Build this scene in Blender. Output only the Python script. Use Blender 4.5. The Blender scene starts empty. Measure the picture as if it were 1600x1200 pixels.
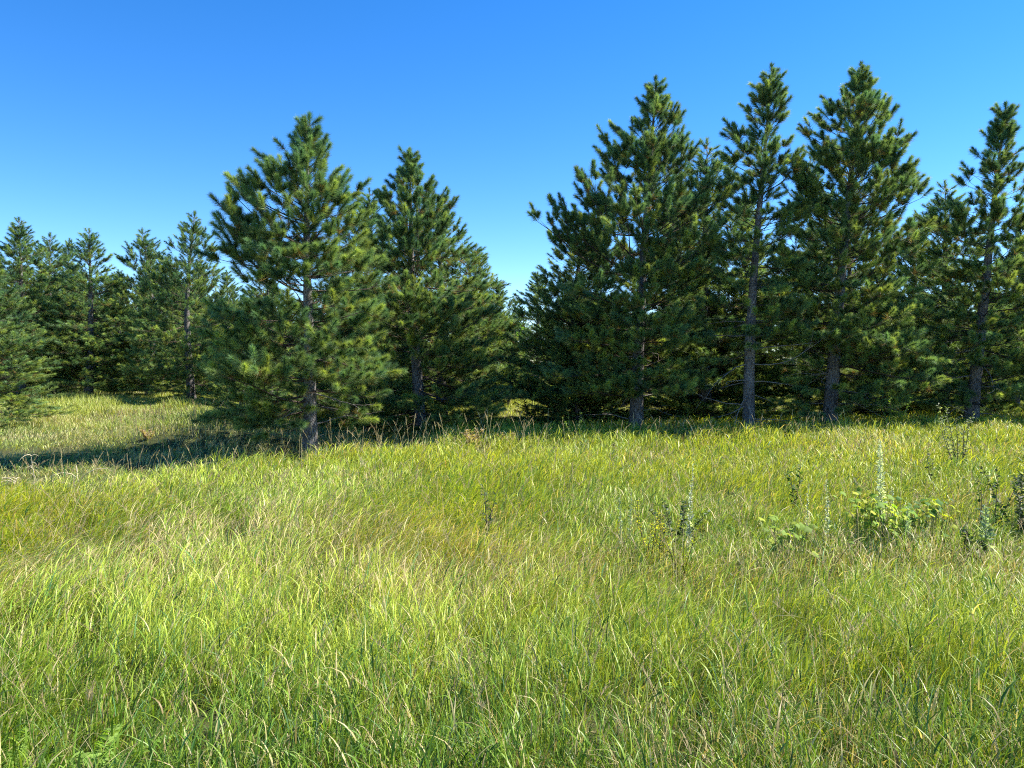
import bpy, math, random
import numpy as np
from mathutils import Vector

# ------------------------------------------------------------------ basics
sc = bpy.context.scene
COL = sc.collection
F = 1186.0                      # focal length in pixels of the 1600 px wide photo
CAMZ = 1.9
PITCH = math.atan(33 / F)
SUN_AZ, SUN_EL = math.radians(13), math.radians(47)   # azimuth from +X towards +Y

def wx(px, Y): return (px - 800) / F * Y
def wz(py, Y): return CAMZ - Y * math.tan(PITCH + math.atan((py - 600) / F))

def tag(o, label=None, cat=None, group=None, kind=None):
    if label: o['label'] = label
    if cat: o['category'] = cat
    if group: o['group'] = group
    if kind: o['kind'] = kind
    return o

def empty(name, loc):
    o = bpy.data.objects.new(name, None)
    COL.objects.link(o); o.location = loc; o.empty_display_size = .3
    return o

# lattice value noise (numpy)
_rs = np.random.RandomState(7)
_LAT = _rs.rand(256, 256)
def vnoise(x, y, s, off=0.0):
    x = np.asarray(x, float) / s + 61.3 + off; y = np.asarray(y, float) / s + 47.7 + off * 1.7
    xi = np.floor(x).astype(int); yi = np.floor(y).astype(int)
    fx = x - xi; fy = y - yi
    fx = fx * fx * (3 - 2 * fx); fy = fy * fy * (3 - 2 * fy)
    a = _LAT[xi % 256, yi % 256]; b = _LAT[(xi + 1) % 256, yi % 256]
    c = _LAT[xi % 256, (yi + 1) % 256]; d = _LAT[(xi + 1) % 256, (yi + 1) % 256]
    return (a * (1 - fx) + b * fx) * (1 - fy) + (c * (1 - fx) + d * fx) * fy
def sstep(a, b, x):
    t = np.clip((np.asarray(x, float) - a) / (b - a), 0, 1)
    return t * t * (3 - 2 * t)

def hollow(x, y):
    """1 in the lower, short-grassed hollow on the left behind the field's edge"""
    x = np.asarray(x, float); y = np.asarray(y, float)
    edge = 10.6 + np.clip(x + 7, 0, 20) * 1.15 + 0.5 * (vnoise(x, y, 1.3, 3) - .5)
    return sstep(0, 1.4, y - edge) * (1 - sstep(-3.2, -1.2, x + (y - 18) * .1) * (1 - sstep(22, 27, y)))

def ground(x, y):
    x = np.asarray(x, float); y = np.asarray(y, float)
    z = 0.10 * (vnoise(x, y, 6.0) - .5) + 0.25 * (vnoise(x, y, 19.0, 5) - .5)
    z = z * sstep(2, 8, y) - 0.03
    z = z - 0.22 * hollow(x, y) * (1 - sstep(22, 34, y))
    z = z + 0.50 * np.exp(-(((x + 8.2) / 2.4) ** 2 + ((y - 20.3) / 1.2) ** 2))
    z = z + 0.16 * sstep(0, 10, x) * sstep(10, 17, y) * (1 - sstep(19, 26, y))
    z = z + 0.012 * np.clip(y - 30, 0, 60)
    far = np.clip(np.hypot(x, y) - 90, 0, None)
    return z - 0.0 * far
def gz(x, y): return float(ground(np.array([x]), np.array([y]))[0])

# ------------------------------------------------------------------ mesh from arrays
def mesh_np(name, verts, quads=None, tris=None, mat=None, parent=None, color=None, smooth=False, extra=None):
    me = bpy.data.meshes.new(name)
    verts = np.asarray(verts, np.float32).reshape(-1, 3)
    nq = 0 if quads is None else len(quads); nt = 0 if tris is None else len(tris)
    me.vertices.add(len(verts)); me.vertices.foreach_set('co', verts.ravel())
    loops = []
    if nq: loops.append(np.asarray(quads, np.int32).ravel())
    if nt: loops.append(np.asarray(tris, np.int32).ravel())
    loops = np.concatenate(loops)
    me.loops.add(len(loops)); me.loops.foreach_set('vertex_index', loops)
    starts = np.concatenate([np.arange(nq) * 4, nq * 4 + np.arange(nt) * 3]).astype(np.int32)
    me.polygons.add(nq + nt); me.polygons.foreach_set('loop_start', starts)
    if smooth: me.polygons.foreach_set('use_smooth', np.ones(nq + nt, bool))
    if color is not None:
        a = me.attributes.new('tint', 'FLOAT_COLOR', 'POINT')
        c = np.ones((len(verts), 4), np.float32); c[:, :3] = color
        a.data.foreach_set('color', c.ravel())
    me.update(calc_edges=True)
    if mat: me.materials.append(mat)
    o = bpy.data.objects.new(name, me); COL.objects.link(o)
    if parent: o.parent = parent
    return o

def norm(v): return v / np.maximum(np.linalg.norm(v, axis=-1, keepdims=True), 1e-9)

def perp_frame(d):
    """two unit vectors perpendicular to each row of d"""
    a = np.where(np.abs(d[:, 2:3]) > .9, np.array([[1., 0, 0]]), np.array([[0, 0, 1.]]))
    u = norm(np.cross(d, a)); v = np.cross(d, u)
    return u, v

def frusta(P0, P1, R0, R1, n=4):
    P0 = np.asarray(P0, float); P1 = np.asarray(P1, float); R0 = np.asarray(R0, float); R1 = np.asarray(R1, float)
    u, v = perp_frame(norm(P1 - P0))
    ang = np.arange(n) * 2 * math.pi / n
    ring = np.cos(ang)[None, :, None] * u[:, None, :] + np.sin(ang)[None, :, None] * v[:, None, :]
    A = P0[:, None, :] + ring * R0[:, None, None]; B = P1[:, None, :] + ring * R1[:, None, None]
    V = np.concatenate([A, B], 1).reshape(-1, 3)
    i = np.arange(n); j = (i + 1) % n
    q = np.stack([i, j, n + j, n + i], 1)
    Q = (np.arange(len(P0)) * 2 * n)[:, None, None] + q[None]
    return V, Q.reshape(-1, 4)

def tube(points, radii, n=8):
    P = np.asarray(points, float); R = np.asarray(radii, float)
    T = norm(np.gradient(P, axis=0)); u, v = perp_frame(T)
    # keep the frame steady along the tube
    for k in range(1, len(P)):
        uu = u[k - 1] - T[k] * np.dot(u[k - 1], T[k]); u[k] = uu / max(np.linalg.norm(uu), 1e-9); v[k] = np.cross(T[k], u[k])
    ang = np.arange(n) * 2 * math.pi / n
    V = P[:, None, :] + (np.cos(ang)[None, :, None] * u[:, None, :] + np.sin(ang)[None, :, None] * v[:, None, :]) * R[:, None, None]
    i = np.arange(n); j = (i + 1) % n; Q = []
    for k in range(len(P) - 1):
        Q.append(np.stack([k * n + i, k * n + j, (k + 1) * n + j, (k + 1) * n + i], 1))
    return V.reshape(-1, 3), np.concatenate(Q)

# ------------------------------------------------------------------ materials
def new_mat(name):
    m = bpy.data.materials.new(name); m.use_nodes = True
    nt = m.node_tree; nt.nodes.clear()
    return m, nt, nt.nodes, nt.links

def foliage_mat(name, trans=.35, rough=.45, spec=.35, tgain=(1.25, 1.2, .6), base=None, sheen=None):
    m, nt, N, L = new_mat(name)
    out = N.new('ShaderNodeOutputMaterial')
    at = N.new('ShaderNodeAttribute'); at.attribute_name = 'tint'
    csrc = at.outputs['Color']
    p = N.new('ShaderNodeBsdfPrincipled'); p.inputs['Roughness'].default_value = rough
    p.inputs['Specular IOR Level'].default_value = spec
    L.new(csrc, p.inputs['Base Color'])
    t = N.new('ShaderNodeBsdfTranslucent')
    mul = N.new('ShaderNodeMix'); mul.data_type = 'RGBA'; mul.blend_type = 'MULTIPLY'; mul.inputs[0].default_value = 1
    L.new(csrc, mul.inputs[6]); mul.inputs[7].default_value = (*tgain, 1); mul.clamp_result = False
    L.new(mul.outputs[2], t.inputs['Color'])
    mix = N.new('ShaderNodeMixShader'); mix.inputs[0].default_value = trans
    L.new(p.outputs[0], mix.inputs[1]); L.new(t.outputs[0], mix.inputs[2])
    L.new(mix.outputs[0], out.inputs[0])
    return m

def bark_mat(name, c1, c2, c3, scale=9):
    m, nt, N, L = new_mat(name)
    out = N.new('ShaderNodeOutputMaterial'); p = N.new('ShaderNodeBsdfPrincipled'); L.new(p.outputs[0], out.inputs[0])
    p.inputs['Roughness'].default_value = .9; p.inputs['Specular IOR Level'].default_value = .15
    tc = N.new('ShaderNodeTexCoord'); mp = N.new('ShaderNodeMapping'); mp.inputs['Scale'].default_value = (1, 1, .45)
    L.new(tc.outputs['Object'], mp.inputs[0])
    no = N.new('ShaderNodeTexNoise'); no.inputs['Scale'].default_value = scale * .35; no.inputs['Detail'].default_value = 6
    vo = N.new('ShaderNodeTexVoronoi'); vo.feature = 'DISTANCE_TO_EDGE'; vo.inputs['Scale'].default_value = scale * 2.2
    n2 = N.new('ShaderNodeTexNoise'); n2.inputs['Scale'].default_value = scale * 5; n2.inputs['Detail'].default_value = 4
    for x in (no, n2): L.new(mp.outputs[0], x.inputs['Vector'])
    wob = N.new('ShaderNodeMix'); wob.data_type = 'RGBA'; wob.inputs[0].default_value = .12
    L.new(mp.outputs[0], wob.inputs[6]); L.new(n2.outputs['Color'], wob.inputs[7]); L.new(wob.outputs[2], vo.inputs['Vector'])
    cr = N.new('ShaderNodeValToRGB'); cr.color_ramp.elements[0].position = .3; cr.color_ramp.elements[1].position = .7
    cr.color_ramp.elements[0].color = (*c1, 1); cr.color_ramp.elements[1].color = (*c2, 1)
    L.new(no.outputs[0], cr.inputs[0])
    rim = N.new('ShaderNodeMapRange'); rim.inputs[1].default_value = 0; rim.inputs[2].default_value = .12
    L.new(vo.outputs['Distance'], rim.inputs[0])
    mx = N.new('ShaderNodeMix'); mx.data_type = 'RGBA'; mx.inputs[6].default_value = (*c3, 1)
    L.new(rim.outputs[0], mx.inputs[0]); L.new(cr.outputs[0], mx.inputs[7]); L.new(mx.outputs[2], p.inputs['Base Color'])
    bp = N.new('ShaderNodeBump'); bp.inputs['Strength'].default_value = .8; bp.inputs['Distance'].default_value = .02
    ad = N.new('ShaderNodeMath'); ad.operation = 'ADD'; L.new(rim.outputs[0], ad.inputs[0]); L.new(n2.outputs[0], ad.inputs[1])
    L.new(ad.outputs[0], bp.inputs['Height']); L.new(bp.outputs[0], p.inputs['Normal'])
    return m

M_NEEDLE = foliage_mat('pine_needles', trans=.36, rough=.5, spec=.28, tgain=(1.3, 1.2, .6))
M_GRASS = foliage_mat('grass_blades', trans=.33, rough=.45, spec=.30, tgain=(1.45, 1.3, .5))
M_LEAF = foliage_mat('broad_leaves', trans=.45, rough=.6, spec=.15, tgain=(1.2, 1.3, .4))
M_DRY = foliage_mat('dry_stalks', trans=.15, rough=.7, spec=.2, tgain=(1, 1, 1))
M_BARK = bark_mat('pine_bark', (.15, .138, .13), (.33, .305, .285), (.06, .05, .046))
M_TWIG = bark_mat('twig_bark', (.10, .078, .06), (.20, .16, .13), (.06, .045, .035), 14)
M_DEAD = bark_mat('dead_branch_bark', (.27, .23, .20), (.46, .41, .37), (.14, .12, .10), 14)

# ground: soil, thatch and moss
def ground_mat():
    m, nt, N, L = new_mat('field_ground')
    out = N.new('ShaderNodeOutputMaterial'); p = N.new('ShaderNodeBsdfPrincipled'); L.new(p.outputs[0], out.inputs[0])
    p.inputs['Roughness'].default_value = .95; p.inputs['Specular IOR Level'].default_value = .1
    ge = N.new('ShaderNodeNewGeometry')
    n1 = N.new('ShaderNodeTexNoise'); n1.inputs['Scale'].default_value = .35; n1.inputs['Detail'].default_value = 8; n1.inputs['Roughness'].default_value = .65
    n2 = N.new('ShaderNodeTexNoise'); n2.inputs['Scale'].default_value = 14; n2.inputs['Detail'].default_value = 6
    L.new(ge.outputs['Position'], n1.inputs['Vector']); L.new(ge.outputs['Position'], n2.inputs['Vector'])
    c1 = N.new('ShaderNodeValToRGB'); e = c1.color_ramp.elements
    e[0].position = .35; e[0].color = (.045, .065, .018, 1); e[1].position = .68; e[1].color = (.10, .10, .04, 1)
    c2 = N.new('ShaderNodeValToRGB'); e = c2.color_ramp.elements
    e[0].position = .35; e[0].color = (.018, .024, .008, 1); e[1].position = .7; e[1].color = (.10, .09, .04, 1)
    L.new(n1.outputs[0], c1.inputs[0]); L.new(n2.outputs[0], c2.inputs[0])
    mx = N.new('ShaderNodeMix'); mx.data_type = 'RGBA'; mx.inputs[0].default_value = .5
    L.new(c1.outputs[0], mx.inputs[6]); L.new(c2.outputs[0], mx.inputs[7]); L.new(mx.outputs[2], p.inputs['Base Color'])
    bp = N.new('ShaderNodeBump'); bp.inputs['Strength'].default_value = .9; bp.inputs['Distance'].default_value = .06
    L.new(n2.outputs[0], bp.inputs['Height']); L.new(bp.outputs[0], p.inputs['Normal'])
    return m

def build_ground():
    ys = np.concatenate([np.arange(-30, 0, 2.), np.arange(0, 40, .4), np.arange(40, 110, 2.), np.array([130, 170, 250, 400, 700, 1200.])])
    xs = np.concatenate([-np.array([1200, 700, 400, 250, 170, 120.]), np.arange(-90, -26, 2.), np.arange(-26, 26, .4), np.arange(26, 92, 2.), np.array([120, 170, 250, 400, 700, 1200.])])
    X, Y = np.meshgrid(xs, ys); Z = ground(X, Y)
    V = np.stack([X, Y, Z], -1).reshape(-1, 3)
    nx = len(xs); ny = len(ys)
    i, j = np.meshgrid(np.arange(nx - 1), np.arange(ny - 1)); k = (j * nx + i).ravel()
    Q = np.stack([k, k + 1, k + nx + 1, k + nx], 1)
    o = mesh_np('ground', V, Q, mat=ground_mat(), smooth=True)
    tag(o, kind='structure')
build_ground()

# ------------------------------------------------------------------ grass
def blades(rs, x, y, h, w, lean_dir, lean, K, droop=None, lift=0.):
    """vectorised grass blades -> verts, quads, tris"""
    n = len(x); z = ground(x, y) - .01 + lift
    root = np.stack([x, y, z], 1)
    ld = np.stack([np.cos(lean_dir), np.sin(lean_dir), np.zeros(n)], 1)
    tw = rs.uniform(-1.2, 1.2, n) + lean_dir + math.pi / 2
    side = np.stack([np.cos(tw), np.sin(tw), rs.uniform(-.25, .25, n)], 1)
    if droop is None: droop = rs.beta(1.1, 3.6, n)
    V = np.zeros((n, 2 * K - 1, 3)); 
    for k in range(K):
        t = k / (K - 1)
        hz = h * (t - (.25 * lean + .55 * droop) * t ** 2.6)
        hx = h * (lean * (.35 * t + .65 * t * t) + .55 * droop * t ** 3)
        c = root + ld * hx[:, None]; c[:, 2] += hz
        ww = w * (1 - t ** 1.7) * (.75 + .25 * min(1, t * 3)) * .5
        if k < K - 1:
            V[:, 2 * k] = c - side * ww[:, None]; V[:, 2 * k + 1] = c + side * ww[:, None]
        else: V[:, 2 * k] = c
    nv = 2 * K - 1; base = (np.arange(n) * nv)
    q = []
    for k in range(K - 2):
        q.append(np.stack([base + 2 * k, base + 2 * k + 1, base + 2 * k + 3, base + 2 * k + 2], 1))
    k = K - 2
    T = np.stack([base + 2 * k, base + 2 * k + 1, base + 2 * k + 2], 1)
    Q = np.concatenate(q) if q else None
    return V.reshape(-1, 3), Q, T, nv

C_DEEP = np.array([.050, .115, .022]); C_GREEN = np.array([.175, .33, .028]); C_YG = np.array([.48, .535, .060])
C_STRAW = np.array([.66, .57, .26]); C_BROWN = np.array([.36, .25, .12]); C_BLUE = np.array([.11, .24, .075])

def lerp(a, b, t): return a * (1 - t[:, None]) + b * t[:, None]

def scatter_band(rs, y0, y1, dens):
    ymax_w = .76 * y1 + 2.8
    n = int((y1 - y0) * 2 * ymax_w * dens)
    y = rs.uniform(y0, y1, n); x = rs.uniform(-ymax_w, ymax_w, n)
    k = np.abs(x) < .76 * y + 2.8
    return x[k], y[k]

def field_grass():
    rs = np.random.RandomState(11)
    bands = [(.7, 3.4, 6000, 5), (3.4, 6, 4900, 5), (6, 10, 2900, 4), (10, 15, 1300, 4), (15, 25, 560, 3)]
    VV, QQ, TT, CC = [], [], [], []; off = 0
    for y0, y1, dens, K in bands:
        x, y = scatter_band(rs, y0, y1, dens)
        hol = hollow(x, y)
        # clumping: thin out gaps
        cl = .55 * vnoise(x, y, .16, 1) + .45 * vnoise(x, y, .5, 9)
        keep = rs.rand(len(x)) < np.clip(.10 + 3.8 * (cl - .35), .02, 1)
        keep &= rs.rand(len(x)) > hol * .35
        x, y, hol, cl = x[keep], y[keep], hol[keep], cl[keep]; n = len(x)
        dist = np.hypot(x, y)
        # heights
        patch = vnoise(x, y, 1.5, 2); fine = vnoise(x, y, .3, 4)
        h = (.32 + .20 * patch + .26 * (fine - .4)) * rs.uniform(.5, 1.2, n)
        h *= (.72 + .5 * cl); h *= 1 - .18 * sstep(6, 12, y)
        h *= 1 - hol * (.55 - .5 * sstep(.45, .8, vnoise(x, y, 1.6, 17)))
        h = np.clip(h, .08, .8)
        w = (.0036 + .0050 * rs.rand(n) ** 2.2) * np.maximum(1, dist / 5.0) ** .66
        # wind: a lodged, swept patch on the left at middle distance
        lodged = sstep(4.2, 5.6, y) * (1 - sstep(8.5, 10.5, y)) * (1 - sstep(-2.5, 1.5, x)) * .6 * (.2 + .6 * vnoise(x, y, 1.2, 6))
        wd = .35 + 2.8 * (vnoise(x, y, 2.2, 7) - .5)
        ld = wd + rs.normal(0, 1, n) * (1.25 - .4 * sstep(3.5, 5, y) * (1 - sstep(11, 14, y)) - .5 * np.clip(lodged, 0, 1))
        lean = np.clip(np.abs(rs.normal(.28, .26, n)) + .55 * lodged, 0, 1.25)
        # most blades are leaves that leave their culm partway up
        nearl = 1 - sstep(3.5, 5.5, y); leaf = rs.rand(n) < .68 + .08 * nearl; lift = np.where(leaf, h * rs.beta(1.6, 1.3, n) * .80, 0)
        h = np.where(leaf, np.minimum(rs.uniform(.07, .24, n) * (.8 + .06 * dist), np.maximum(h * 1.1 - lift, .09)), h)
        lean = np.where(leaf, lean + np.abs(rs.normal(.30, .36, n)) * (1 - .25 * nearl), lean); lean = np.clip(lean, 0, 1.5)
        w = np.where(leaf, w * (1.25 + .2 * nearl), w * .75)
        V, Q, T, nv = blades(rs, x, y, h, w, ld, lean, K, lift=lift)
        # colours
        r = rs.rand(n); r2 = rs.rand(n)
        near = 1 - sstep(2.9, 5.0, y + .8 * (patch - .5))
        yg = np.clip(.60 + .7 * (vnoise(x, y, 2.8, 8) - .45) - .42 * near + .35 * sstep(9, 14, y) * (1 - hol) + .4 * lodged, 0, 1)  # yellower lodged patch: brightness of sun-facing blades put into the colour
        c = lerp(np.tile(C_GREEN, (n, 1)), C_YG, np.clip(yg + .5 * (r - .5), 0, 1))
        deep = (r2 < .16 + .30 * near + .12 * hol); c[deep] = lerp(np.tile(C_DEEP, (n, 1)), C_GREEN, rs.rand(n))[deep]
        bl = rs.rand(n) < .06 + .12 * near * (vnoise(x, y, .9, 14) > .5); c[bl] = C_BLUE * rs.uniform(.7, 1.3, (bl.sum(), 1))
        strawf = .075 + .07 * near + .34 * sstep(.5, .85, vnoise(x, y, 1.7, 12)) * (.8 - .4 * near) + .10 * np.clip(lodged, 0, 1) + .10 * sstep(5, 6.5, y) * (1 - sstep(9, 11, y)) + .5 * hol * sstep(.35, .75, vnoise(x, y, 1.1, 15))
        st = rs.rand(n) < strawf; c[st] = lerp(np.tile(C_STRAW, (n, 1)), C_BROWN, rs.rand(n) ** 2.0)[st]
        c = c * (1 - .45 * hol[:, None]) + np.array([.33, .37, .17]) * .45 * hol[:, None]
        c *= rs.uniform(.72, 1.25, (n, 1)) * (1 - .22 * near)[:, None]
        VV.append(V); CC.append(np.repeat(c, nv, 0))
        if Q is not None: QQ.append(Q + off)
        TT.append(T + off); off += len(V)
    o = mesh_np('meadow_grass', np.concatenate(VV), np.concatenate(QQ), np.concatenate(TT), M_GRASS, color=np.concatenate(CC))
    tag(o, 'tall yellow-green uncut grass covering the whole field', 'grass', kind='stuff')

def back_grass():
    rs = np.random.RandomState(12)
    VV, QQ, TT, CC = [], [], [], []; off = 0
    for y0, y1, dens, K in [(25, 40, 200, 3), (40, 62, 40, 3), (62, 95, 12, 3)]:
        x, y = scatter_band(rs, y0, y1, dens); n = len(x)
        h = (.14 + .42 * sstep(.4, .9, vnoise(x, y, 1.6, 2))) * rs.uniform(.6, 1.2, n)
        w = .02 * (y / 25) ** .6 * rs.uniform(.7, 1.3, n)
        V, Q, T, nv = blades(rs, x, y, h, w, rs.uniform(0, 6.3, n), np.abs(rs.normal(.3, .2, n)), K)
        c = lerp(np.tile(C_GREEN, (n, 1)), C_YG, np.clip(.55 + .9 * (vnoise(x, y, 4, 3) - .5) + .4 * (rs.rand(n) - .5), 0, 1))
        st = rs.rand(n) < .12 + .4 * sstep(.5, .9, vnoise(x, y, 3.5, 21)); c[st] = C_STRAW * rs.uniform(.6, 1.1, (st.sum(), 1))
        c = c * .62 + np.array([.33, .36, .16]) * .38; c *= rs.uniform(.7, 1.25, (n, 1))
        VV.append(V); CC.append(np.repeat(c, nv, 0)); QQ.append(Q + off); TT.append(T + off); off += len(V)
    o = mesh_np('plantation_grass', np.concatenate(VV), np.concatenate(QQ), np.concatenate(TT), M_GRASS, color=np.concatenate(CC))
    tag(o, 'rough grass growing under and behind the pines', 'grass', kind='stuff')

field_grass(); back_grass()

# seed-head stalks: thin straw stems with a narrow panicle
def stalk_arrays(rs, x, y, h, wscale, lean):
    n = len(x); S0, S1, R0, R1 = [], [], [], []
    HV, HC = [], []
    z = ground(x, y)
    for i in range(n):
        a = rs.uniform(0, 6.28); l = lean[i]
        p = np.array([x[i], y[i], z[i]]); pts = [p]
        for k in range(1, 5):
            t = k / 4
            pts.append(p + np.array([math.cos(a) * l * h[i] * t ** 2, math.sin(a) * l * h[i] * t ** 2, h[i] * (t - .25 * l * t * t)]))
        for k in range(4):
            S0.append(pts[k]); S1.append(pts[k + 1]); R0.append(.0013 * wscale[i] * (1.3 - .2 * k)); R1.append(.0013 * wscale[i] * (1.1 - .2 * k))
        d = pts[4] - pts[3]; L = h[i] * .24
        m = 14
        for k in range(m):
            t = k / m; q = pts[4] - d / np.linalg.norm(d) * L * (1 - t) * .9
            b = rs.uniform(0, 6.28); s = L * .16 * (1 - .6 * t) * rs.uniform(.6, 1.2)
            e = q + np.array([math.cos(b) * s, math.sin(b) * s, s * 1.4])
            w = .0022 * wscale[i]
            HV.append([q + [w, 0, 0], q - [w, 0, 0], e])
    return S0, S1, R0, R1, np.array(HV)

def seed_stalks():
    rs = np.random.RandomState(13); xs, ys, hs, ln = [], [], [], []
    def add(n, x0, x1, y0, y1, h0, h1, l=.18):
        xs.extend(rs.uniform(x0, x1, n)); ys.extend(rs.uniform(y0, y1, n)); hs.extend(rs.uniform(h0, h1, n)); ln.extend(np.abs(rs.normal(l, .12, n)))
    def band(n, pxa, pxb, Ya, Yb, h0, h1, l=.18):
        Y = rs.uniform(Ya, Yb, n); X = wx(rs.uniform(pxa, pxb, n), Y)
        xs.extend(X); ys.extend(Y); hs.extend(rs.uniform(h0, h1, n)); ln.extend(np.abs(rs.normal(l, .12, n)))
    band(150, 170, 430, 19.8, 21.2, .5, .9)      # on the grassy hump
    band(60, 200, 420, 16.5, 19.5, .4, .7, .3)
    band(150, 440, 860, 16.2, 19.8, .45, 1.0, .3)     # along the shaded edge of the pines
    band(90, 860, 1350, 17.5, 20, .35, .75, .3)
    band(650, 0, 1600, 6.5, 15, .45, .72, .35)
    band(160, 0, 700, 6.0, 11, .5, .8, .45)
    band(260, 0, 1600, 3.2, 6.5, .5, .75, .35)
    x, y, h = map(np.array, (xs, ys, hs)); d = np.hypot(x, y)
    S0, S1, R0, R1, HV = stalk_arrays(rs, x, y, h, np.maximum(1, d / 6) ** .8, np.array(ln))
    V, Q = frusta(S0, S1, R0, R1, 3)
    tv = HV.reshape(-1, 3); T = np.arange(len(tv)).reshape(-1, 3) + len(V)
    ns = len(x); cs = lerp(np.tile(C_STRAW * 1.0, (ns, 1)), C_BROWN, rs.rand(ns) * .5)
    c = np.concatenate([np.repeat(cs, 4 * 6, 0), np.repeat(cs * np.array([.95, .85, .9]), 14 * 3, 0)])
    o = mesh_np('dry_seed_stalks', np.concatenate([V, tv]), Q, T, M_DRY, color=c)
    tag(o, 'thin straw-coloured seed stalks standing above the grass', 'dry grass', kind='stuff')
seed_stalks()

# ------------------------------------------------------------------ pines
def needles(rs, P, D, Ls, nn, nlen, nw, col, old):
    """needles around shoots. returns verts, tris, colours"""
    n = len(P); P = np.repeat(P, nn, 0); Dr = np.repeat(D, nn, 0); L = np.repeat(Ls, nn)
    m = n * nn; t = rs.rand(m) ** .5
    u, v = perp_frame(Dr); a = rs.uniform(0, 2 * math.pi, m)
    rad = u * np.cos(a)[:, None] + v * np.sin(a)[:, None]
    ang = np.radians(66 - 42 * t + rs.normal(0, 13, m))
    d = norm(Dr * np.cos(ang)[:, None] + rad * np.sin(ang)[:, None])
    ln = nlen * rs.uniform(.75, 1.15, m) * (.8 + .25 * (1 - t))
    q = P + Dr * (L * t)[:, None]
    s = norm(np.cross(d, rs.normal(size=(m, 3)))) * (nw / 2)
    tip = q + d * ln[:, None]; tip[:, 2] -= .015 * ln / .12
    V = np.stack([q - s, q + s, tip], 1).reshape(-1, 3)
    T = np.arange(m * 3).reshape(-1, 3)
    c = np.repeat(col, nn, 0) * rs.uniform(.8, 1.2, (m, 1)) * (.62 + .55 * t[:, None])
    o_ = (t < .35) & (np.repeat(old, nn)); c[o_] = c[o_] * .3 + np.array([.30, .17, .05]) * .7
    return V, T, np.repeat(c, 3, 0)

def rot_up(d, k):
    x, y, z = d; z += k; l = math.sqrt(x * x + y * y + z * z); return (x / l, y / l, z / l)
def jitter(rnd, d, s):
    x = d[0] + rnd.gauss(0, s); y = d[1] + rnd.gauss(0, s); z = d[2] + rnd.gauss(0, s)
    l = math.sqrt(x * x + y * y + z * z); return (x / l, y / l, z / l)
def yaw(d, a):
    c, s = math.cos(a), math.sin(a); return (d[0] * c - d[1] * s, d[0] * s + d[1] * c, d[2])

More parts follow.
